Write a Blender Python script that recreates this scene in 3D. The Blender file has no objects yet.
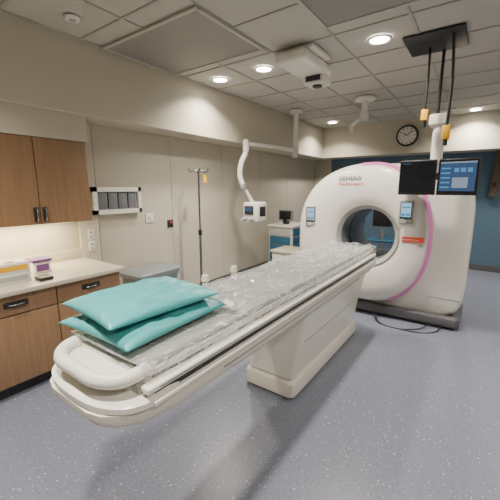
import bpy, bmesh, random
import mathutils
from math import *
from mathutils import Vector, Matrix, Euler
random.seed(3)
C=bpy.context.collection
# ------------------------------------------------------------------ materials
def mat(name,col,rough=.5,metal=0,noise=0,nscale=8,bump=0,bscale=60,spec=.5,emit=None,estr=0,alpha=1,trans=0,coat=0):
    m=bpy.data.materials.new(name);m.use_nodes=True
    nt=m.node_tree;b=nt.nodes["Principled BSDF"]
    b.inputs["Base Color"].default_value=(*col,1);b.inputs["Roughness"].default_value=rough
    b.inputs["Metallic"].default_value=metal;b.inputs["Specular IOR Level"].default_value=spec
    b.inputs["Alpha"].default_value=alpha;b.inputs["Transmission Weight"].default_value=trans
    b.inputs["Coat Weight"].default_value=coat
    if emit:
        b.inputs["Emission Color"].default_value=(*emit,1);b.inputs["Emission Strength"].default_value=estr
    tc=nt.nodes.new("ShaderNodeTexCoord")
    if noise:
        n=nt.nodes.new("ShaderNodeTexNoise");n.inputs["Scale"].default_value=nscale;n.inputs["Detail"].default_value=5
        nt.links.new(tc.outputs["Object"],n.inputs["Vector"])
        r=nt.nodes.new("ShaderNodeMapRange");r.inputs[3].default_value=1-noise;r.inputs[4].default_value=1+noise
        nt.links.new(n.outputs["Fac"],r.inputs[0])
        x=nt.nodes.new("ShaderNodeVectorMath");x.operation='SCALE';x.inputs[0].default_value=col
        nt.links.new(r.outputs[0],x.inputs["Scale"]);nt.links.new(x.outputs[0],b.inputs["Base Color"])
    if bump:
        n=nt.nodes.new("ShaderNodeTexNoise");n.inputs["Scale"].default_value=bscale;n.inputs["Detail"].default_value=4
        nt.links.new(tc.outputs["Object"],n.inputs["Vector"])
        k=nt.nodes.new("ShaderNodeBump");k.inputs["Strength"].default_value=bump;k.inputs["Distance"].default_value=.01
        nt.links.new(n.outputs["Fac"],k.inputs["Height"]);nt.links.new(k.outputs[0],b.inputs["Normal"])
    return m
def floor_mat():
    m=mat("floor_vinyl",(.3,.3,.36),.32);nt=m.node_tree;b=nt.nodes["Principled BSDF"]
    tc=nt.nodes.new("ShaderNodeTexCoord")
    n=nt.nodes.new("ShaderNodeTexNoise");n.inputs["Scale"].default_value=70;n.inputs["Detail"].default_value=4
    nt.links.new(tc.outputs["Object"],n.inputs["Vector"])
    cr=nt.nodes.new("ShaderNodeValToRGB")
    cr.color_ramp.elements[0].position=.35;cr.color_ramp.elements[0].color=(.152,.168,.230,1)
    cr.color_ramp.elements[1].position=.65;cr.color_ramp.elements[1].color=(.205,.222,.290,1)
    nt.links.new(n.outputs["Fac"],cr.inputs[0]);last=cr.outputs[0]
    for sc,th in ((20,.095),(40,.13)):
        v=nt.nodes.new("ShaderNodeTexVoronoi");v.inputs["Scale"].default_value=sc
        nt.links.new(tc.outputs["Object"],v.inputs["Vector"])
        l=nt.nodes.new("ShaderNodeMath");l.operation='LESS_THAN';l.inputs[1].default_value=th
        nt.links.new(v.outputs["Distance"],l.inputs[0])
        s=nt.nodes.new("ShaderNodeSeparateColor");nt.links.new(v.outputs["Color"],s.inputs[0])
        g=nt.nodes.new("ShaderNodeMath");g.operation='GREATER_THAN';g.inputs[1].default_value=.4
        nt.links.new(s.outputs[0],g.inputs[0])
        mu=nt.nodes.new("ShaderNodeMath");mu.operation='MULTIPLY';nt.links.new(l.outputs[0],mu.inputs[0]);nt.links.new(g.outputs[0],mu.inputs[1])
        mx=nt.nodes.new("ShaderNodeMix");mx.data_type='RGBA';mx.inputs[7].default_value=(.60,.62,.68,1)
        nt.links.new(mu.outputs[0],mx.inputs[0]);nt.links.new(last,mx.inputs[6]);last=mx.outputs[2]
    nt.links.new(last,b.inputs["Base Color"])
    return m
def wood_mat():
    m=mat("maple_wood",(.5,.33,.18),.45);nt=m.node_tree;b=nt.nodes["Principled BSDF"]
    tc=nt.nodes.new("ShaderNodeTexCoord");mp=nt.nodes.new("ShaderNodeMapping");mp.inputs["Scale"].default_value=(30,30,2)
    nt.links.new(tc.outputs["Object"],mp.inputs[0])
    n=nt.nodes.new("ShaderNodeTexNoise");n.inputs["Scale"].default_value=1.5;n.inputs["Detail"].default_value=6
    nt.links.new(mp.outputs[0],n.inputs["Vector"])
    cr=nt.nodes.new("ShaderNodeValToRGB")
    cr.color_ramp.elements[0].position=.3;cr.color_ramp.elements[0].color=(.225,.130,.068,1)
    cr.color_ramp.elements[1].position=.7;cr.color_ramp.elements[1].color=(.29,.174,.095,1)
    nt.links.new(n.outputs["Fac"],cr.inputs[0]);nt.links.new(cr.outputs[0],b.inputs["Base Color"])
    return m
M=dict(
 floor=floor_mat(),wood=wood_mat(),
 wall=mat("wall_paint",(.50,.46,.375),.7,noise=.02,nscale=2,bump=.05,bscale=200),
 soffit=mat("soffit_paint",(.55,.505,.415),.7,noise=.02,nscale=2),
 panel=mat("wall_panel_paint",(.52,.48,.40),.55,noise=.02,nscale=3),
 blue=mat("blue_wall_paint",(.085,.155,.225),.6,noise=.03,nscale=3),
 ceil=mat("ceiling_tile",(.48,.465,.425),.9,noise=.05,nscale=60,bump=.2,bscale=120),
 grid=mat("ceiling_grid_metal",(.38,.365,.33),.5,noise=.02),
 diff=mat("diffuser_metal",(.26,.25,.23),.6,noise=.03),
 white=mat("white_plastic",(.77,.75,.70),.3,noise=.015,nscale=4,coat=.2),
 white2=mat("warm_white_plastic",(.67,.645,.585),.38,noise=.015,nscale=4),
 grey=mat("grey_plastic",(.22,.225,.235),.4,noise=.03),
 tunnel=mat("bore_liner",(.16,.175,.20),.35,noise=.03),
 lgrey=mat("light_grey_plastic",(.42,.42,.40),.4,noise=.03),
 dark=mat("dark_plastic",(.02,.02,.022),.4,noise=.05),
 base=mat("dark_base_plastic",(.10,.10,.11),.5,noise=.05),
 pink=mat("magenta_strip",(.66,.20,.47),.35,noise=.02,emit=(.8,.25,.55),estr=.08),
 orange=mat("orange_label",(.78,.06,.025),.5,noise=.02),
 teal=mat("teal_pillow_cover",(.075,.375,.40),.34,noise=.08,nscale=6,bump=.6,bscale=13),
 mattress=mat("mattress_vinyl",(.20,.205,.20),.5,noise=.05,nscale=5),
 steel=mat("stainless_steel",(.45,.45,.45),.3,1,noise=.03),
 polem=mat("pole_chrome",(.22,.22,.22),.35,1,noise=.03),
 counter=mat("counter_laminate",(.55,.50,.40),.35,noise=.06,nscale=40),
 yellow=mat("yellow_tag",(.80,.42,.01),.5,noise=.03),
 purple=mat("purple_lid",(.14,.05,.20),.4,noise=.03),
 paper=mat("white_paper",(.72,.71,.66),.7,noise=.02),
 brown=mat("brown_vinyl",(.11,.075,.055),.6,noise=.1),
 kick=mat("kick_rubber",(.02,.02,.022),.5,noise=.05),
 cartblue=mat("blue_drawer",(.03,.12,.22),.4,noise=.04),
 bin=mat("bin_plastic",(.19,.215,.23),.3,noise=.05),
 red=mat("red_plastic",(.6,.03,.03),.4,noise=.03),
 film=mat("grey_film",(.14,.15,.17),.25,noise=.4,nscale=10),
 ui_a=mat("screen_blue",(.01,.02,.04),.2,noise=.02,emit=(.04,.09,.20),estr=.8),
 ui_b=mat("screen_pale",(.02,.02,.03),.2,noise=.02,emit=(.35,.45,.55),estr=.7),
 ui_c=mat("screen_teal",(.02,.02,.03),.2,noise=.02,emit=(.08,.30,.48),estr=1.0),
 ui_d=mat("tablet_pale",(.02,.02,.03),.2,noise=.02,emit=(.35,.60,.78),estr=1.1),
 glass=mat("screen_glass",(.006,.007,.01),.12,noise=.02),
 lamp=mat("lamp_lens",(1,1,1),.5,noise=.01,emit=(1,.95,.85),estr=30),
 ulamp=mat("under_cabinet_lens",(1,1,1),.5,noise=.01,emit=(1,.88,.62),estr=4),
)
def sheet_mat():
    m=bpy.data.materials.new("clear_plastic_sheet");m.use_nodes=True;nt=m.node_tree;b=nt.nodes["Principled BSDF"]
    b.inputs["Base Color"].default_value=(.86,.89,.90,1);b.inputs["Roughness"].default_value=.12;b.inputs["Specular IOR Level"].default_value=1.0
    b.inputs["Coat Weight"].default_value=1;b.inputs["Coat Roughness"].default_value=.06;b.inputs["Coat IOR"].default_value=1.8
    tc=nt.nodes.new("ShaderNodeTexCoord");prev=None
    for sc,rz,wd in (((9,3.2,9),.5,.035),((13,4,13),-.7,.03),((26,16,26),.1,.03)):
        mp=nt.nodes.new("ShaderNodeMapping");mp.inputs["Scale"].default_value=sc;mp.inputs["Rotation"].default_value=(0,0,rz)
        nt.links.new(tc.outputs["Object"],mp.inputs[0])
        n=nt.nodes.new("ShaderNodeTexNoise");n.inputs["Scale"].default_value=1;n.inputs["Detail"].default_value=2;n.inputs["Distortion"].default_value=.8
        nt.links.new(mp.outputs[0],n.inputs["Vector"])
        s=nt.nodes.new("ShaderNodeMath");s.operation='SUBTRACT';s.inputs[1].default_value=.5;nt.links.new(n.outputs["Fac"],s.inputs[0])
        a=nt.nodes.new("ShaderNodeMath");a.operation='ABSOLUTE';nt.links.new(s.outputs[0],a.inputs[0])
        r=nt.nodes.new("ShaderNodeMapRange");r.inputs[1].default_value=0;r.inputs[2].default_value=wd;r.inputs[3].default_value=1;r.inputs[4].default_value=0
        nt.links.new(a.outputs[0],r.inputs[0])
        if prev is None: prev=r.outputs[0]
        else:
            x=nt.nodes.new("ShaderNodeMath");x.operation='MAXIMUM';nt.links.new(prev,x.inputs[0]);nt.links.new(r.outputs[0],x.inputs[1]);prev=x.outputs[0]
    k=nt.nodes.new("ShaderNodeBump");k.inputs["Strength"].default_value=.7;k.inputs["Distance"].default_value=.008
    nt.links.new(prev,k.inputs["Height"]);nt.links.new(k.outputs[0],b.inputs["Normal"]);nt.links.new(k.outputs[0],b.inputs["Coat Normal"])
    # glossy highlight streaks painted in: film made whiter and more opaque along creases
    r=nt.nodes.new("ShaderNodeMapRange");r.inputs[3].default_value=.25;r.inputs[4].default_value=.62
    nt.links.new(prev,r.inputs[0]);nt.links.new(r.outputs[0],b.inputs["Alpha"])
    return m
M['sheet']=sheet_mat()
# ------------------------------------------------------------------ helpers
def empty(name,loc=(0,0,0)):
    e=bpy.data.objects.new(name,None);e.location=loc;e.empty_display_size=.1;C.objects.link(e);return e
def setp(o,parent):
    if parent: o.parent=parent;o.matrix_parent_inverse=Matrix.Translation(-Vector(parent.location))
def addmesh(name,bm,m,parent=None,smooth=False,angle=None):
    me=bpy.data.meshes.new(name);bm.normal_update();bm.to_mesh(me);bm.free()
    o=bpy.data.objects.new(name,me);C.objects.link(o)
    if m is not None: me.materials.append(M[m] if isinstance(m,str) else m)
    if smooth or angle:
        for p in me.polygons:p.use_smooth=True
        if angle: me.set_sharp_from_angle(angle=radians(angle))
    setp(o,parent);return o
def bm_box(bm,x0,x1,y0,y1,z0,z1):
    vs=[bm.verts.new(p) for p in [(x0,y0,z0),(x1,y0,z0),(x1,y1,z0),(x0,y1,z0),(x0,y0,z1),(x1,y0,z1),(x1,y1,z1),(x0,y1,z1)]]
    for f in [(3,2,1,0),(4,5,6,7),(0,1,5,4),(1,2,6,5),(2,3,7,6),(3,0,4,7)]: bm.faces.new([vs[i] for i in f])
def box(name,x0,x1,y0,y1,z0,z1,m,parent=None,bev=0,seg=3,rot=None,piv=None):
    bm=bmesh.new();bm_box(bm,x0,x1,y0,y1,z0,z1)
    if bev: bmesh.ops.bevel(bm,geom=bm.edges[:],offset=bev,segments=seg,affect='EDGES',profile=.5)
    if rot:
        c=Vector(piv) if piv else Vector(((x0+x1)/2,(y0+y1)/2,(z0+z1)/2));bmesh.ops.rotate(bm,cent=c,matrix=Euler(rot).to_matrix(),verts=bm.verts)
    return addmesh(name,bm,m,parent,angle=40 if bev else None)
def boxes(name,L,m,parent=None):
    bm=bmesh.new()
    for b in L: bm_box(bm,*b)
    return addmesh(name,bm,m,parent)
def cyl(name,p0,p1,r0,m,parent=None,r1=None,seg=32,bev=0):
    p0=Vector(p0);p1=Vector(p1);d=p1-p0;r1=r0 if r1 is None else r1
    bm=bmesh.new();bmesh.ops.create_cone(bm,cap_ends=True,segments=seg,radius1=r0,radius2=r1,depth=d.length)
    if bev: bmesh.ops.bevel(bm,geom=[e for e in bm.edges if abs(e.verts[0].co.z-e.verts[1].co.z)<1e-6],offset=bev,segments=3,affect='EDGES')
    q=d.to_track_quat('Z','Y').to_matrix().to_4x4()
    bmesh.ops.transform(bm,matrix=Matrix.Translation((p0+p1)/2)@q,verts=bm.verts)
    return addmesh(name,bm,m,parent,angle=40)
def tube(name,pts,r,m,parent=None,cyc=False,spline='BEZIER'):
    cu=bpy.data.curves.new(name,'CURVE');cu.dimensions='3D';cu.bevel_depth=r;cu.bevel_resolution=4;cu.resolution_u=10;cu.use_fill_caps=True
    if spline=='POLY':
        s=cu.splines.new('POLY');s.points.add(len(pts)-1)
        for a,p in zip(s.points,pts): a.co=(*p,1)
    else:
        s=cu.splines.new('BEZIER');s.bezier_points.add(len(pts)-1)
        for a,p in zip(s.bezier_points,pts): a.co=p;a.handle_left_type=a.handle_right_type='AUTO'
    s.use_cyclic_u=cyc
    o=bpy.data.objects.new(name,cu);C.objects.link(o);cu.materials.append(M[m])
    dg=bpy.context.evaluated_depsgraph_get();me=bpy.data.meshes.new_from_object(o.evaluated_get(dg))
    bpy.data.objects.remove(o)
    n=bpy.data.objects.new(name,me);C.objects.link(n);setp(n,parent)
    for p in me.polygons:p.use_smooth=True
    return n
def loft(name,rings,m,parent=None,closed_ring=True,cap=True,angle=50,loop=False):
    bm=bmesh.new();R=[[bm.verts.new(p) for p in r] for r in rings];n=len(R[0])
    k=len(R) if loop else len(R)-1
    for i in range(k):
        a=R[i];b=R[(i+1)%len(R)]
        for j in range(n if closed_ring else n-1):
            j2=(j+1)%n;bm.faces.new([a[j],a[j2],b[j2],b[j]])
    if cap and not loop:
        bm.faces.new(R[0][::-1]);bm.faces.new(R[-1])
    bmesh.ops.recalc_face_normals(bm,faces=bm.faces[:])
    return addmesh(name,bm,m,parent,angle=angle)
def text(name,body,loc,rot,size,m,parent=None,extr=.001):
    cu=bpy.data.curves.new(name,'FONT');cu.body=body;cu.size=size;cu.extrude=extr;cu.materials.append(M[m])
    o=bpy.data.objects.new(name,cu);C.objects.link(o)
    dg=bpy.context.evaluated_depsgraph_get();me=bpy.data.meshes.new_from_object(o.evaluated_get(dg));bpy.data.objects.remove(o)
    n=bpy.data.objects.new(name,me);C.objects.link(n);n.location=loc;n.rotation_euler=rot;setp(n,parent)
    return n
# ------------------------------------------------------------------ room
XL,XR,YF,YB,ZC=-3.5,2.2,-1.8,7.7,2.9
box("floor",XL-.1,XR+.1,YF-.1,YB+.1,-.1,0,'floor')
box("ceiling",XL-.1,XR+.1,YF-.1,YB+.1,ZC,ZC+.1,'ceil')
box("wall_left",XL-.1,XL,YF,YB,0,ZC,'wall')
box("wall_back",XL,XR,YB,YB+.1,0,ZC,'blue')
box("wall_right",XR,XR+.1,YF,YB,0,ZC,'wall')
box("wall_front",XL,XR,YF-.1,YF,0,ZC,'wall')
box("trim_soffit_left",XL,-3.1,YF,YB,2.27,ZC,'soffit')
box("trim_soffit_back",-3.1,XR,7.2,YB,2.27,ZC,'soffit')
box("trim_back_corner",XL,-3.08,YB-.03,YB,0,2.27,'wall')
box("baseboard_back",-3.08,XR,YB-.015,YB,0,.12,'base')
box("baseboard_left",XL,XL+.015,1.8,YB-.03,0,.12,'base')
ys=[1.98,3.05,4.12,5.2,6.3,7.6]
for i in range(5):
    bm=bmesh.new();bm_box(bm,XL,XL+.006,ys[i]+.003,ys[i+1]-.003,.13,2.25)
    for z in (.4,.9,1.4,1.9,2.15):
        for y in (ys[i]+.06,ys[i+1]-.06):
            bmesh.ops.create_cone(bm,cap_ends=True,segments=10,radius1=.011,radius2=.009,depth=.006,matrix=Matrix.Translation((XL+.008,y,z))@Matrix.Rotation(pi/2,4,'Y'))
    addmesh("trim_wall_panel_%d"%(i+1),bm,'panel')
boxes("trim_floor_seam",[(-.502,-.4995,YF,YB,0,.0008),(1.3,1.303,YF,YB,0,.0008),(-2.303,-2.3,1.8,YB-.1,0,.0008)],'grey')
g=[];x=-3.1+.03
while x<XR: g.append((x-.011,x+.011,YF,7.2,ZC-.008,ZC));x+=.615
y=2.95-.615*7
while y<7.2:
    g.append((-3.1,XR,y-.011,y+.011,ZC-.0085,ZC));y+=.615
boxes("trim_ceiling_grid",g,'grid')
def diffuser(x0,x1,y0,y1):
    e=empty("ceiling_air_diffuser",((x0+x1)/2,(y0+y1)/2,ZC))
    box("face",x0,x1,y0,y1,ZC-.016,ZC-.009,'diff',e)
    boxes("frame",[(x0-.02,x1+.02,y0-.02,y0+.01,ZC-.024,ZC-.009),(x0-.02,x1+.02,y1-.01,y1+.02,ZC-.024,ZC-.009),(x0-.02,x0+.01,y0,y1,ZC-.024,ZC-.009),(x1-.01,x1+.02,y0,y1,ZC-.024,ZC-.009)],'ceil',e)
diffuser(-3.05,-1.86,1.93,2.8);diffuser(-1.2,-.02,1.93,2.75)
def downlight(x,y,pw=1.0):
    e=empty("recessed_downlight",(x,y,ZC))
    ring=[]
    for r,z in ((.105,ZC-.009),(.105,ZC-.016),(.085,ZC-.018),(.08,ZC-.010)):
        ring.append([(x+r*cos(t*pi/16),y+r*sin(t*pi/16),z) for t in range(32)])
    loft("trim_ring",ring,'white',e,cap=False)
    cyl("lens",(x,y,ZC-.012),(x,y,ZC-.009),.08,'lamp',e)
    l=bpy.data.lights.new("downlight_lamp",'AREA');l.shape='DISK';l.size=.15;l.energy=35*pw;l.color=(1,.915,.78);l.spread=radians(130)
    lo=bpy.data.objects.new("lamp",l);C.objects.link(lo);lo.location=(x,y,ZC-.03);setp(lo,e)
for x,y,pw in [(-2.77,3.26,.8),(-2.14,3.26,1),(-.91,3.25,1),(-2.65,6.57,.9),(-.28,6.91,.9),(.95,3.25,1),(1.2,6.0,.9),(-.91,.2,1.1),(-2.14,.2,.9),(.95,.2,1.2)]:
    downlight(x,y,pw)
e=empty("smoke_detector",(-2.74,1.48,ZC))
cyl("body",(-2.74,1.48,ZC-.03),(-2.74,1.48,ZC-.009),.05,'white',e,r1=.06,bev=.004);cyl("cap",(-2.74,1.48,ZC-.036),(-2.74,1.48,ZC-.03),.025,'lgrey',e)
# ------------------------------------------------------------------ cabinets (left)
def handle(name,x,y,z,vert,e,L=.1):
    if vert: pts=[(x,y,z-L/2),(x+.03,y,z-L/2+.008),(x+.03,y,z+L/2-.008),(x,y,z+L/2)]
    else: pts=[(x,y-L/2,z),(x+.03,y-L/2+.008,z),(x+.03,y+L/2-.008,z),(x,y+L/2,z)]
    tube(name,pts,.006,'polem',e,spline='POLY')
uc=empty("wall_cabinet",(-3.3,1.2,1.28))
XU=-3.17;Y1=1.73
box("carcass",XL+.001,XU-.022,-.6,Y1,1.28,2.03,'wood',uc)
for i in range(5):
    y0=Y1-.46*(i+1);box("door_leaf_%d"%i,XU-.02,XU,y0+.003,y0+.457,1.283,2.027,'wood',uc,bev=.003)
for k,yy in enumerate((1.27-.035,1.27+.035,.35-.035,.35+.035)):
    handle("pull_%d"%k,XU,yy,1.37,True,uc,.11)
    box("pull_plate_%d"%k,XU,XU+.006,yy-.02,yy+.02,1.305,1.435,'dark',uc,bev=.002)
box("light_lens",XL+.12,XL+.2,.0,1.6,1.268,1.279,'ulamp',uc)
l=bpy.data.lights.new("under_cabinet_lamp",'AREA');l.shape='RECTANGLE';l.size=.08;l.size_y=1.5;l.energy=26;l.color=(1,.84,.52)
lo=bpy.data.objects.new("lamp",l);C.objects.link(lo);lo.location=(XL+.16,.8,1.262);setp(lo,uc)
box("trim_cabinet_bulkhead",XL,-3.16,-1.5,1.75,2.031,2.27,'soffit')
bc=empty("base_cabinet",(-3.1,.8,0))
XF=-2.78
box("carcass",XL+.001,XF-.022,-.6,1.74,.1,.82,'wood',bc)
box("toe_kick",XL+.001,XF-.07,-.6,1.74,0,.1,'kick',bc)
for i in range(4):
    y0=1.74-.58*(i+1)
    box("drawer_front_%d"%i,XF-.02,XF,y0+.004,y0+.576,.665,.815,'wood',bc,bev=.003)
    box("door_leaf_%d"%i,XF-.02,XF,y0+.004,y0+.576,.11,.655,'wood',bc,bev=.003)
    handle("drawer_pull_%d"%i,XF,y0+.29,.745,False,bc,.11)
    box("label_holder_%d"%i,XF,XF+.008,y0+.21,y0+.37,.725,.77,'dark',bc,bev=.002)
box("countertop",XL+.001,-2.74,-.6,1.77,.82,.86,'counter',bc,bev=.008)
box("backsplash",XL+.001,XL+.02,-.6,1.77,.86,.96,'counter',bc,bev=.003)
box("trim_wall_end_panel",XL,XL+.03,1.75,1.96,.13,2.25,'soffit')
def carton(x,y,z,sx,sy,sz,m,name,rz=0,lid=None):
    e=empty(name,(x,y,z));box("body",x-sx/2,x+sx/2,y-sy/2,y+sy/2,z,z+sz,m,e,bev=.004,rot=(0,0,rz))
    if lid: box("lid",x-sx/2-.006,x+sx/2+.006,y-sy/2-.006,y+sy/2+.006,z+sz,z+sz+.025,lid,e,bev=.006,rot=(0,0,rz))
    return e
def glovebox(x,y,z,m2,name):
    e=carton(x,y,z,.13,.24,.08,'paper',name)
    box("label_band",x+.065,x+.067,y-.1,y+.1,z+.02,z+.06,m2,e)
    cyl("opening",(x,y,z+.078),(x,y,z+.0812),.04,'dark',e)
glovebox(-3.0,.93,.861,'lgrey',"glove_box");glovebox(-3.0,.93,.943,'yellow',"tissue_box")
glovebox(-2.93,.66,.861,'orange',"glove_box")
e=empty("sharps_container",(-3.18,1.22,.861))
box("body",-3.25,-3.11,1.14,1.28,.861,.96,'paper',e,bev=.01);box("label",-3.11,-3.108,1.16,1.26,.88,.94,'purple',e);box("lid",-3.26,-3.10,1.13,1.29,.96,.985,'purple',e,bev=.008)
carton(-2.88,1.12,.861,.12,.10,.03,'dark',"card_tray")
def plate(name,y,z,m='paper',w=.07,h=.115):
    e=empty(name,(XL,y,z));box("cover",XL+.006,XL+.018,y-w/2,y+w/2,z-h/2,z+h/2,m,e,bev=.003)
    boxes("rocker",[(XL+.018,XL+.024,y-.015,y+.015,z-.03,z+.03)],'white2' if m=='paper' else 'dark',e);return e
plate("light_switch",2.66,1.22,w=.12);e=plate("emergency_switch",3.0,1.12,'dark',.10,.1);cyl("button",(XL+.018,3.0,1.14),(XL+.035,3.0,1.14),.018,'red',e)
def plate2(y,z):
    e=empty("wall_outlet",(XL,y,z));box("cover",XL+.03,XL+.038,y-.035,y+.035,z-.057,z+.057,'paper',e,bev=.003)
    boxes("socket",[(XL+.038,XL+.04,y-.015,y+.015,z-.04,z-.01),(XL+.038,XL+.04,y-.015,y+.015,z+.01,z+.04)],'lgrey',e)
plate2(1.86,1.1);plate2(1.86,.97)
e=empty("wall_glove_dispenser",(XL+.05,2.22,1.45))
a0,a1,z0,z1=1.90,2.51,1.31,1.61
box("back_plate",XL+.03,XL+.035,a0,a1,z0,z1,'white',e,bev=.002)
boxes("wall_spacer",[(XL+.006,XL+.03,a0+.1,a1-.02,z0+.05,z1-.05)],'white',e)
boxes("frame",[(XL+.03,XL+.075,a0,a1,z0,z0+.05),(XL+.03,XL+.075,a0,a1,z1-.05,z1),(XL+.03,XL+.075,a0,a0+.05,z0,z1),(XL+.03,XL+.075,a1-.04,a1,z0,z1)],'white',e)
for i in range(4):
    y0=a0+.06+i*.126
    box("film_%d"%i,XL+.03,XL+.06,y0,y0+.105,z0+.055,z1-.055,'film',e,bev=.004)
# ------------------------------------------------------------------ waste bin
e=empty("waste_bin",(-3.12,2.35,0))
def rrect(cx,cy,hx,hy,z,r=.05,n=6):
    P=[]
    for sx,sy,a in ((1,1,0),(-1,1,90),(-1,-1,180),(1,-1,270)):
        for i in range(n+1):
            t=radians(a+90*i/n);P.append((cx+sx*(hx-r)+r*cos(t),cy+sy*(hy-r)+r*sin(t),z))
    return P
loft("body",[rrect(-3.12,2.35,.16,.22,.0),rrect(-3.12,2.35,.19,.28,.60),rrect(-3.12,2.35,.205,.295,.60),rrect(-3.12,2.35,.205,.295,.63)],'bin',e)
loft("lid",[rrect(-3.12,2.35,.21,.30,.63),rrect(-3.12,2.35,.21,.30,.655),rrect(-3.12,2.35,.16,.25,.69,.04)],'bin',e)
# ------------------------------------------------------------------ IV pole
def ivpole(x,y,h=1.82,tag=True):
    e=empty("iv_pole",(x,y,0))
    cyl("lower_pole",(x,y,.08),(x,y,1.0),.017,'polem',e);cyl("upper_pole",(x,y,1.0),(x,y,h),.013,'polem',e)
    cyl("clamp",(x,y,.97),(x,y,1.04),.026,'dark',e);cyl("hub",(x,y,.05),(x,y,.11),.03,'lgrey',e)
    for k in range(5):
        a=k*2*pi/5;c,s=cos(a),sin(a)
        tube("leg_%d"%k,[(x,y,.09),(x+.12*c,y+.12*s,.08),(x+.24*c,y+.24*s,.065)],.011,'steel',e)
        cyl("caster_%d"%k,(x+.24*c-.012*s,y+.24*s+.012*c,.03),(x+.24*c+.012*s,y+.24*s-.012*c,.03),.03,'dark',e)
    for k in range(4):
        a=k*pi/2+.9;c,s=cos(a),sin(a)
        tube("hook_%d"%k,[(x,y,h),(x+.07*c,y+.07*s,h+.005),(x+.11*c,y+.11*s,h-.01),(x+.13*c,y+.13*s,h+.035)],.009,'polem',e)
    if tag:
        box("tag",x+.05,x+.055,y+.03,y+.1,h-.15,h-.05,'yellow',e);tube("tag_cord",[(x+.05,y+.05,h),(x+.052,y+.06,h-.05)],.003,'dark',e)
ivpole(-3.12,3.2)
# ------------------------------------------------------------------ gantry
CX,CZ=-1.13,1.03
G=empty("ct_scanner_gantry",(CX,4.6,0))
N=128
def outline(phi,aL,aR,bT,bB,nLT,nRT,nRB,nLB):
    c,s=cos(phi),sin(phi);a=aR if c>=0 else aL;b=bT if s>=0 else bB
    n=(nRT if s>=0 else nRB) if c>=0 else (nLT if s>=0 else nLB)
    r=(abs(c/a)**n+abs(s/b)**n)**(-1/n);return r*c,r*s
def shell(name,op,prof,rb,m):
    rings=[]
    for s,y,extra in prof:
        ring=[]
        for i in range(N):
            ph=2*pi*i/N;ox,oz=outline(ph,*op);bx,bz=rb*cos(ph),rb*sin(ph)
            L=Vector((ox-bx,oz-bz));d=L.normalized()
            ring.append((CX+bx+(ox-bx)*s+d.x*extra,y,CZ+bz+(oz-bz)*s+d.y*extra))
        rings.append(ring)
    return loft(name,rings,m,G,loop=True,angle=45)
RB=.325
bodyop=(.93,1.06,.86,.93,2.4,4.2,9,4.5)
shell("main_housing",bodyop,[(0,4.3,0),(.3,4.24,0),(1,4.24,-.05),(1,4.255,-.02),(1,4.29,0),(1,4.9,0),(1,4.95,-.04),(0,4.95,0)],RB+.01,'white')
frontop=(.94,.70,.87,.84,2.25,2.15,2.3,3.2)
shell("front_cover",frontop,[(0,4.35,0),(0,4.12,.0),(0,4.06,.02),(0,4.03,.05),(.3,4.0,0),(.6,4.0,0),(.85,4.02,0),(1,4.06,-.03),(1,4.10,-.008),(1,4.15,0),(1,4.245,0),(.3,4.26,0)],RB,'white')
def circ(r,y): return [(CX+r*cos(2*pi*i/N),y,CZ+r*sin(2*pi*i/N)) for i in range(N)]
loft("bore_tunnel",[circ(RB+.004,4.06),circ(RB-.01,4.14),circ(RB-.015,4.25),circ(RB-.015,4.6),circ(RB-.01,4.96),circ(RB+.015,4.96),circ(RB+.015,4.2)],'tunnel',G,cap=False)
loft("bore_window",[circ(RB-.0155,4.3),circ(RB-.018,4.3),circ(RB-.018,4.36),circ(RB-.0155,4.36)],'dark',G,loop=True)
loft("bore_rim",[circ(RB-.002,4.06),circ(RB+.03,4.022),circ(RB+.045,4.012),circ(RB+.042,4.03),circ(RB+.01,4.07)],'lgrey',G,loop=True)
bm=bmesh.new();prev=None
for d in range(98,-70,-2):
    ph=radians(d);ox,oz=outline(ph,*frontop);r=sqrt(ox*ox+oz*oz);ux,uz=ox/r,oz/r
    w=.028*min(1,(98-d)/30+.15)*min(1,(d+70)/20+.2)
    q=[bm.verts.new((CX+ox+ux*a,yy,CZ+oz+uz*a)) for a,yy in ((-.030,4.052),(-.010,4.085),(.004,4.10),(.004,4.10+w*2.0))]
    if prev:
        for j in range(3): bm.faces.new([prev[j],prev[j+1],q[j+1],q[j]])
    prev=q
bmesh.ops.recalc_face_normals(bm,faces=bm.faces[:])
addmesh("light_strip",bm,'pink',G,smooth=True)
box("base_plinth",CX-.85,CX+1.05,4.2,4.93,0,.12,'base',G,bev=.02)
box("base_cover",CX-.80,CX+1.03,4.13,4.24,.03,.15,'base',G,bev=.03)
boxes("housing_seam",[(-.42,-.09,4.236,4.242,.33,.335)],'grey',G)
def tablet(x,z,y,k):
    box("control_panel_%d"%k,x-.075,x+.075,y-.035,y,z-.14,z+.13,'lgrey',G,bev=.012)
    box("control_glass_%d"%k,x-.06,x+.06,y-.038,y-.034,z-.08,z+.11,'glass',G)
    boxes("control_screen_%d"%k,[(x-.052,x+.052,y-.041,y-.038,z-.06,z+.10)],'ui_d',G);boxes("control_buttons_%d"%k,[(x-.045,x-.005,y-.043,y-.041,z-.05,z-.02),(x+.005,x+.045,y-.043,y-.041,z-.05,z-.02),(x-.045,x+.045,y-.043,y-.041,z+.04,z+.055)],'ui_c',G)
    cyl("control_knob_%d"%k,(x,y-.045,z-.11),(x,y-.03,z-.11),.016,'white',G)
tablet(-1.86,1.24,4.03,1);tablet(-.70,1.34,4.02,2)
box("warning_label",-.72,-.50,3.992,4.03,1.0,1.055,'orange',G)
text("label_text","Radiation Zone",(-.71,3.991,1.018),(radians(90),0,0),.028,'paper',G)
text("logo_text","SIEMENS",(-1.50,3.998,1.69),(radians(90),0,0),.075,'base',G)
text("logo_subtext","Healthineers",(-1.50,3.998,1.63),(radians(90),0,0),.06,'orange',G)
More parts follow.
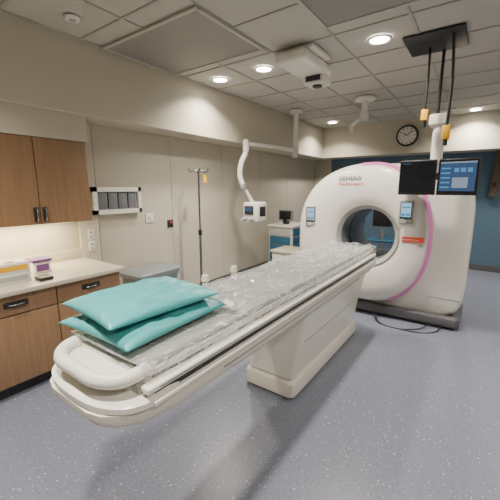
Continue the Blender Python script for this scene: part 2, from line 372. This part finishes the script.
for k,pp in enumerate([[(-.95,4.1,.05),(-.9,3.95,.008),(-.6,3.85,.008),(-.3,3.98,.008),(-.25,4.15,.04)],[(-1.0,4.1,.05),(-.85,3.88,.008),(-.5,3.93,.008),(-.35,4.15,.04)]]):
    tube("floor_cable_%d"%k,pp,.007,'dark',G)
# ------------------------------------------------------------------ patient table
T=empty("ct_patient_table",(CX,2.7,0))
def sec(y,hw,zt,zb,n=24,e=3.0):
    P=[(CX+hw,y,zt),]
    for i in range(n+1):
        t=-i*pi/n; c,s=cos(t),sin(t)
        P.append((CX+hw*copysign(abs(c)**(2/e),c),y,zt-.02+(zt-.02-zb)*copysign(abs(s)**(2/e),s)))
    P.append((CX-hw,y,zt));return P
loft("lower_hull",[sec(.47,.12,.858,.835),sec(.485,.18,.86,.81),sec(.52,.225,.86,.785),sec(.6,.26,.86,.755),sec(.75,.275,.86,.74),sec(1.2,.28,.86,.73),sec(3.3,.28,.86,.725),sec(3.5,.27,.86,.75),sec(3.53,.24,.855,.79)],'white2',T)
for sgn,nm in ((1,"right"),(-1,"left")):
    x=CX+sgn*.262
    box("side_rail_"+nm,x-.028,x+.028,.62,3.45,.858,.880,'white',T,bev=.006)
    box("rail_slot_"+nm,x-.014,x+.006,.64,3.43,.878,.914,'dark',T)
    box("accessory_rail_"+nm,x-.022,x+.022,.6,3.42,.910,.934,'white',T,bev=.006)
    boxes("rail_inlay_"+nm,[(x+sgn*.019-.004,x+sgn*.019+.004,.65,3.4,.918,.925)],'steel',T)
    boxes("hull_seam_"+nm,[(CX+sgn*.2785-.003,CX+sgn*.2785+.003,1.0,3.3,.825,.829)],'grey',T)
box("deck",CX-.235,CX+.235,.6,3.45,.86,.925,'lgrey',T)
box("deck_gap",CX-.228,CX+.228,.66,3.46,.925,.945,'dark',T)
def pal(y,hw,z):
    P=[]
    for i in range(17):
        u=-1+2*i/16;P.append((CX+hw*u,y,z-.012*(1-u*u)))
    for i in range(17):
        u=1-2*i/16;P.append((CX+hw*u,y,z-.022-.012*(1-u*u)))
    return P
loft("pallet",[pal(.62,.2,.963),pal(.66,.235,.966),pal(.8,.245,.968),pal(3.3,.245,.968),pal(3.52,.22,.968),pal(3.6,.17,.963)],'white',T)
def disc(cx,cy,rx,ry,z,n=40,e=2.6):
    P=[]
    for i in range(n):
        t=2*pi*i/n;c,s=cos(t),sin(t);P.append((cx+rx*copysign(abs(c)**(2/e),c),cy+ry*copysign(abs(s)**(2/e),s),z))
    return P
loft("end_tray",[disc(CX,.66,.27,.17,.858),disc(CX,.66,.285,.19,.865),disc(CX,.66,.285,.19,.885),disc(CX,.66,.27,.175,.895)],'white',T)
loft("end_step",[disc(CX,.70,.235,.14,.893),disc(CX,.70,.235,.14,.925),disc(CX,.70,.22,.125,.935)],'white2',T)
pts=[(CX+.19,.70,.962),(CX+.21,.60,.962),(CX+.17,.535,.958),(CX,.51,.956),(CX-.17,.535,.958),(CX-.21,.60,.962),(CX-.19,.70,.962)]
tube("end_grip",pts,.026,'white',T)
loft("grip_bridge",[disc(CX,.63,.20,.11,.932),disc(CX,.63,.205,.115,.940),disc(CX,.63,.195,.105,.948)],'white',T)
def mt(y,hw,z,t=.03):
    P=[]
    for i in range(17):
        u=-1+2*i/16;P.append((CX+hw*u,y,z-.010*(1-u*u)))
    for i in range(17):
        u=1-2*i/16;P.append((CX+hw*u,y,z-t-.005*(1-u*u)))
    return P
loft("mattress",[mt(.64,.2,.985,.012),mt(.66,.226,.997),mt(3.45,.226,.997),mt(3.5,.2,.988,.016)],'mattress',T)
bm=bmesh.new();nx,ny=60,440;V=[]
nz_=mathutils.noise.noise
def ridge(p): return (1-abs(nz_(p))*2.2)
for j in range(ny+1):
    y=.61+(3.53-.61)*j/ny;row=[]
    press=min(1,max(0,(y-1.22)/.12))   # film is pressed flat under the pillows
    for i in range(nx+1):
        u=-1+2*i/nx;s=u*.31
        a=nz_(Vector((s*8,y*3.5,0)));b=nz_(Vector((s*20,y*9,4)))
        c=max(0,ridge(Vector((s*7+y*2,y*4-s*4,9)))-.3);d=max(0,ridge(Vector((s*14-y*3,y*7+s*5,19)))-.4)
        if abs(s)<=.236: x=s;z=1.000-.006*(1-(s/.236)**2)+(.003*a+.003*b+.022*c+.013*d)*press
        else:
            k=abs(s)-.236;x=copysign(.236+.014+.20*k+.016*a*min(1,k*40)+.010*d*press,s)
            z=1.001+.014*c*press*max(0,1-k*40)-k*(.95+.6*nz_(Vector((3,y*4,copysign(2,s)))))+.003*b*press
        row.append(bm.verts.new((CX+x,y,z)))
    V.append(row)
for j in range(ny):
    for i in range(nx): bm.faces.new([V[j][i],V[j][i+1],V[j+1][i+1],V[j+1][i]])
addmesh("plastic_cover",bm,'sheet',T,smooth=True)
def ped(z,x0,x1,y0,y1,r=.05):
    return rrect((x0+x1)/2,(y0+y1)/2,(x1-x0)/2,(y1-y0)/2,z,r)
loft("pedestal_foot",[ped(.0,-1.45,-1.04,2.0,3.48),ped(.025,-1.45,-1.04,2.0,3.48),],'base',T)
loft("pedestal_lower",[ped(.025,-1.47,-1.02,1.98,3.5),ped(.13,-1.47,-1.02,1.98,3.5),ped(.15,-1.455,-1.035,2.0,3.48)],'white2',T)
loft("pedestal_gap",[ped(.15,-1.43,-1.06,2.03,3.46),ped(.165,-1.43,-1.06,2.03,3.46)],'grey',T)
loft("pedestal_middle",[ped(.165,-1.45,-1.04,2.0,3.48),ped(.42,-1.42,-1.0,2.0,3.46),ped(.732,-1.38,-.93,1.98,3.44)],'white',T)
boxes("pedestal_seam",[(-1.0,-.9865,2.1,3.36,.45,.456)],'lgrey',T)
for k,yy in enumerate((1.50,1.80)):
    cyl("positioning_knob_%d"%k,(CX-.30,yy,.925),(CX-.30,yy,1.0),.020,'white',T,bev=.004);cyl("knob_top_%d"%k,(CX-.30,yy,1.0),(CX-.30,yy,1.045),.028,'white',T,r1=.02,bev=.004)
# ------------------------------------------------------------------ pillows
def pillow(cx,cy,z0,L,W,Tk,rz,seed):
    bm=bmesh.new();n=64;top=[];bot=[]
    for j in range(n+1):
        rt=[];rb=[]
        for i in range(n+1):
            u=-1+2*i/n;v=-1+2*j/n
            pu=max(1-abs(u)**3.4,0);pv=max(1-abs(v)**3.4,0);h=(pu*pv)**.5
            pinch=1-.05*(1-abs(u)**2)*abs(v)**6;pinch2=1-.05*(1-abs(v)**2)*abs(u)**6
            x=u*W/2*pinch2;y=v*L/2*pinch
            edge=max(abs(u),abs(v))
            wr=.016*nz_(Vector((x*7+seed,y*6,seed)))+.010*nz_(Vector((x*18,y*14+seed,2)))
            wr+=.012*max(0,ridge(Vector((x*9+seed,y*9-x*5,seed)))-.4)
            wr+=.014*(edge**3)*nz_(Vector((u*6+seed,v*6,5)))*(1-edge**8)
            pos=Matrix.Rotation(rz,3,'Z')@Vector((x,y,0))
            mid=Tk*.36
            rt.append(bm.verts.new((cx+pos.x,cy+pos.y,z0+mid+h*(Tk*.58+wr))))
            rb.append(bm.verts.new((cx+pos.x,cy+pos.y,z0+mid-h*(Tk*.36))))
        top.append(rt);bot.append(rb)
    for j in range(n):
        for i in range(n):
            bm.faces.new([top[j][i],top[j][i+1],top[j+1][i+1],top[j+1][i]])
            bm.faces.new([bot[j][i],bot[j+1][i],bot[j+1][i+1],bot[j][i+1]])
    bmesh.ops.remove_doubles(bm,verts=bm.verts,dist=.0008)
    bmesh.ops.recalc_face_normals(bm,faces=bm.faces[:])
    return addmesh("pillow",bm,'teal',None,smooth=True)
pillow(CX-.085,.90,1.003,.60,.47,.072,.04,1.0)
pillow(CX-.10,.885,1.072,.56,.43,.076,-.08,7.0)
e=empty("paper_label",(-.95,1.13,1.06))
box("sheet",-.985,-.935,1.14,1.19,1.05,1.0515,'paper',e,rot=(0,.5,.3))
# ------------------------------------------------------------------ injector arm
e=empty("ceiling_contrast_injector",(-2.75,5.2,ZC))
cyl("ceiling_flange",(-2.75,5.2,ZC-.05),(-2.75,5.2,ZC-.009),.12,'white',e,bev=.01)
cyl("drop_column",(-2.75,5.2,2.2),(-2.75,5.2,ZC-.04),.04,'white',e)
cyl("joint_1",(-2.75,5.2,2.12),(-2.75,5.2,2.30),.055,'white2',e,bev=.01)
tube("arm_1",[(-2.75,5.2,2.24),(-2.88,4.65,2.26),(-3.0,4.1,2.25)],.028,'white',e)
cyl("joint_2",(-3.0,4.1,2.12),(-3.0,4.1,2.31),.048,'white2',e,bev=.01);cyl("joint_band",(-3.0,4.1,2.1),(-3.0,4.1,2.12),.04,'grey',e)
tube("arm_2",[(-3.0,4.1,2.12),(-3.03,4.03,1.98),(-3.04,4.0,1.78),(-2.99,4.03,1.6)],.040,'white',e)
cyl("joint_3",(-3.0,4.02,1.57),(-2.98,4.04,1.66),.047,'grey',e,bev=.01)
tube("arm_3",[(-2.98,4.04,1.58),(-2.95,4.1,1.48),(-2.91,4.15,1.38)],.03,'white',e)
box("injector_head",-3.04,-2.76,4.06,4.34,1.08,1.39,'white',e,bev=.035)
box("injector_screen",-2.99,-2.83,4.045,4.062,1.2,1.33,'dark',e,bev=.005);box("injector_display",-2.97,-2.85,4.042,4.045,1.25,1.31,'ui_a',e)
box("injector_side_panel",-2.762,-2.754,4.12,4.28,1.17,1.32,'dark',e,bev=.003)
for k in range(2): cyl("syringe_%d"%k,(-2.97+.12*k,3.93,1.13),(-2.97+.12*k,4.1,1.14),.028,'lgrey',e)
e=empty("ceiling_boom_mount",(-1.57,5.09,ZC))
cyl("flange",(-1.57,5.09,ZC-.05),(-1.57,5.09,ZC-.009),.15,'white',e,bev=.012)
cyl("stem",(-1.57,5.09,2.66),(-1.57,5.09,ZC-.04),.045,'white',e)
cyl("joint",(-1.57,5.09,2.58),(-1.57,5.09,2.70),.065,'white2',e,bev=.01)
tube("boom",[(-1.57,5.09,2.63),(-1.7,5.16,2.60),(-1.8,5.22,2.54)],.03,'white',e)
cyl("boom_end",(-1.8,5.22,2.44),(-1.8,5.22,2.56),.04,'white2',e,bev=.01)
e=empty("ceiling_camera",(-1.6,3.2,ZC))
box("mount_plate",-1.8,-1.4,2.95,3.35,ZC-.05,ZC-.009,'white',e,bev=.01)
box("housing",-1.76,-1.44,2.86,3.5,ZC-.16,ZC-.05,'white',e,bev=.035)
box("camera_pod",-1.70,-1.46,3.34,3.56,ZC-.23,ZC-.14,'white2',e,bev=.02)
box("lens_window",-1.66,-1.5,3.325,3.345,ZC-.21,ZC-.155,'dark',e,bev=.004)
cyl("lens",(-1.58,3.45,ZC-.245),(-1.58,3.45,ZC-.225),.05,'dark',e)
# ------------------------------------------------------------------ monitor suspension
e=empty("ceiling_monitor_suspension",(-.5,3.7,ZC))
box("ceiling_plate",-.74,-.27,3.33,3.82,ZC-.025,ZC-.009,'dark',e,bev=.004)
tube("cable_1",[(-.56,3.66,ZC-.02),(-.55,3.63,2.6),(-.55,3.63,2.3)],.010,'dark',e)
box("cable_tag_1",-.58,-.52,3.61,3.65,2.23,2.33,'yellow',e,bev=.006);cyl("plug_1",(-.55,3.63,2.17),(-.55,3.63,2.23),.018,'dark',e)
tube("cable_2",[(-.36,3.45,ZC-.02),(-.335,3.45,2.5),(-.34,3.45,2.15)],.012,'dark',e)
box("cable_tag_2",-.37,-.31,3.43,3.47,2.02,2.14,'yellow',e,bev=.006);cyl("plug_2",(-.34,3.45,1.97),(-.34,3.45,2.02),.018,'dark',e)
cyl("drop_pole",(-.46,3.79,2.3),(-.46,3.79,ZC-.02),.014,'dark',e)
box("hub",-.53,-.37,3.76,3.92,2.20,2.31,'white',e,bev=.02)
cyl("lower_pole",(-.44,3.84,1.75),(-.44,3.84,2.2),.055,'white',e)
box("yoke",-.7,-.2,3.86,3.90,1.68,1.76,'white2',e,bev=.01)
for k,(xc,rz) in enumerate(((-.59,-.02),(-.235,-.10))):
    pv=(xc,3.8,1.7);R=(0,0,rz)
    box("monitor_%d"%k,xc-.172,xc+.172,3.78,3.83,1.53,1.88,'dark',e,bev=.008,rot=R,piv=pv)
    box("monitor_glass_%d"%k,xc-.16,xc+.16,3.776,3.780,1.55,1.865,'glass',e,rot=R,piv=pv)
    if k==1:
        box("display_area",xc-.15,xc+.15,3.773,3.776,1.57,1.85,'ui_a',e,rot=R,piv=pv)
        box("display_bar",xc-.15,xc+.15,3.770,3.773,1.835,1.85,'ui_b',e,rot=R,piv=pv)
        box("display_image",xc-.04,xc+.09,3.770,3.773,1.60,1.70,'ui_b',e,rot=R,piv=pv)
        for q in range(5): box("display_row_%d"%q,xc-.14,xc-.06,3.770,3.773,1.60+q*.045,1.615+q*.045,'ui_c',e,rot=R,piv=pv)
        for q in range(3): box("display_cell_%d"%q,xc-.03+q*.055,xc+.01+q*.055,3.770,3.773,1.75,1.79,'ui_c',e,rot=R,piv=pv)
    else:
        box("display_bar_left",xc-.14,xc-.06,3.773,3.776,1.84,1.848,'ui_a',e,rot=R,piv=pv)
# ------------------------------------------------------------------ clock
e=empty("wall_clock",(-1.36,7.19,2.6))
cyl("rim",(-1.36,7.2,2.6),(-1.36,7.15,2.6),.20,'dark',e,bev=.01);cyl("face",(-1.36,7.15,2.6),(-1.36,7.146,2.6),.165,'paper',e)
for k in range(12):
    a=k*pi/6;box("tick_%d"%k,-1.36+.14*sin(a)-.007,-1.36+.14*sin(a)+.007,7.143,7.146,2.6+.14*cos(a)-.014,2.6+.14*cos(a)+.014,'dark',e,rot=(0,a,0))
for nm,a,L,w in (("hour_hand",radians(305),.08,.016),("minute_hand",radians(50),.12,.013)):
    cx,cz=-1.36+L/2*sin(a),2.6+L/2*cos(a)
    box(nm,cx-w/2,cx+w/2,7.139,7.143,cz-L/2,cz+L/2,'dark',e,rot=(0,a,0))
# ------------------------------------------------------------------ supply cart etc.
e=empty("supply_cart",(-2.95,5.35,0))
box("cabinet",-3.2,-2.72,5.1,5.7,.1,.9,'white2',e,bev=.015)
for k in range(5):
    z=.14+k*.15;box("drawer_%d"%k,-2.72,-2.70,5.13,5.67,z,z+.135,'cartblue',e,bev=.005);box("drawer_end_%d"%k,-3.17,-2.75,5.08,5.1,z,z+.135,'cartblue' if k<4 else 'lgrey',e,bev=.004)
box("top_tray",-3.22,-2.69,5.07,5.73,.9,.94,'white',e,bev=.012)
for i,(a,b) in enumerate(((-3.1,5.2),(-2.82,5.2),(-3.1,5.6),(-2.82,5.6))): cyl("caster_%d"%i,(a-.015,b,.05),(a+.015,b,.05),.05,'dark',e);cyl("stem_%d"%i,(a,b,.05),(a,b,.11),.012,'steel',e)
e=empty("patient_monitor",(-2.95,5.3,.94))
box("stand",-3.03,-2.93,5.3,5.4,.941,1.05,'dark',e,bev=.01);box("screen_housing",-3.12,-2.84,5.3,5.36,1.0,1.2,'grey',e,bev=.01);box("screen",-3.10,-2.86,5.296,5.30,1.03,1.18,'glass',e)
e=empty("linen_hamper",(-2.5,4.65,0))
box("body",-2.72,-2.28,4.42,4.88,.06,.58,'white2',e,bev=.02);box("lid",-2.74,-2.26,4.40,4.90,.58,.62,'counter',e,bev=.012)
boxes("feet",[(-2.7,-2.66,4.44,4.48,0,.07),(-2.34,-2.3,4.44,4.48,0,.07),(-2.7,-2.66,4.82,4.86,0,.07),(-2.34,-2.3,4.82,4.86,0,.07)],'dark',e)
ivpole(-1.75,6.0,1.6,False)
e=empty("equipment_cart",(-1.6,6.8,0))
ox=-.35
box("post",-1.28+ox,-1.22+ox,6.8,6.86,.1,1.35,'lgrey',e,bev=.01);box("housing",-1.43+ox,-1.07+ox,6.72,6.94,.85,1.3,'dark',e,bev=.02);box("shelf",-1.5+ox,-1.0+ox,6.6,7.05,.55,.59,'cartblue',e,bev=.01)
box("base",-1.5+ox,-1.0+ox,6.6,7.05,.0,.1,'dark',e,bev=.02)
e=empty("lead_apron",(.2,7.6,1.5))
rings=[]
for z,w in [(2.28,.035),(2.2,.055),(2.0,.05),(1.7,.065),(1.45,.07)]:
    rings.append([(.12+w*cos(2*pi*i/24),7.63+.035*sin(2*pi*i/24)+.004*sin(10*pi*i/24),z) for i in range(24)])
loft("apron",rings,'brown',e)
box("apron_strap",.09,.15,7.585,7.60,1.62,1.70,'dark',e,bev=.005)
box("hook_rail",.02,.24,7.67,7.7,2.29,2.33,'steel',e,bev=.006);tube("hanger",[(.09,7.63,2.25),(.12,7.64,2.31),(.15,7.63,2.25)],.01,'dark',e)
for xx in (.30,.44):
    e=empty("wall_outlet",(xx,7.69,1.55));box("cover",xx-.05,xx+.05,7.688,7.7,1.48,1.62,'paper',e,bev=.003);boxes("socket",[(xx-.02,xx+.02,7.685,7.688,1.5,1.54),(xx-.02,xx+.02,7.685,7.688,1.56,1.6)],'lgrey',e)
# ------------------------------------------------------------------ world + camera
w=bpy.data.worlds.new("World");bpy.context.scene.world=w;w.use_nodes=True
w.node_tree.nodes["Background"].inputs[0].default_value=(.8,.85,1,1);w.node_tree.nodes["Background"].inputs[1].default_value=.2
cam=bpy.data.cameras.new("camera");cam.sensor_width=36;cam.lens=36*325/500;cam.clip_start=.05
co=bpy.data.objects.new("camera",cam);C.objects.link(co);co.location=(0,0,1.6)
co.rotation_euler=(radians(90-10.8),0,radians(35.5));bpy.context.scene.camera=co
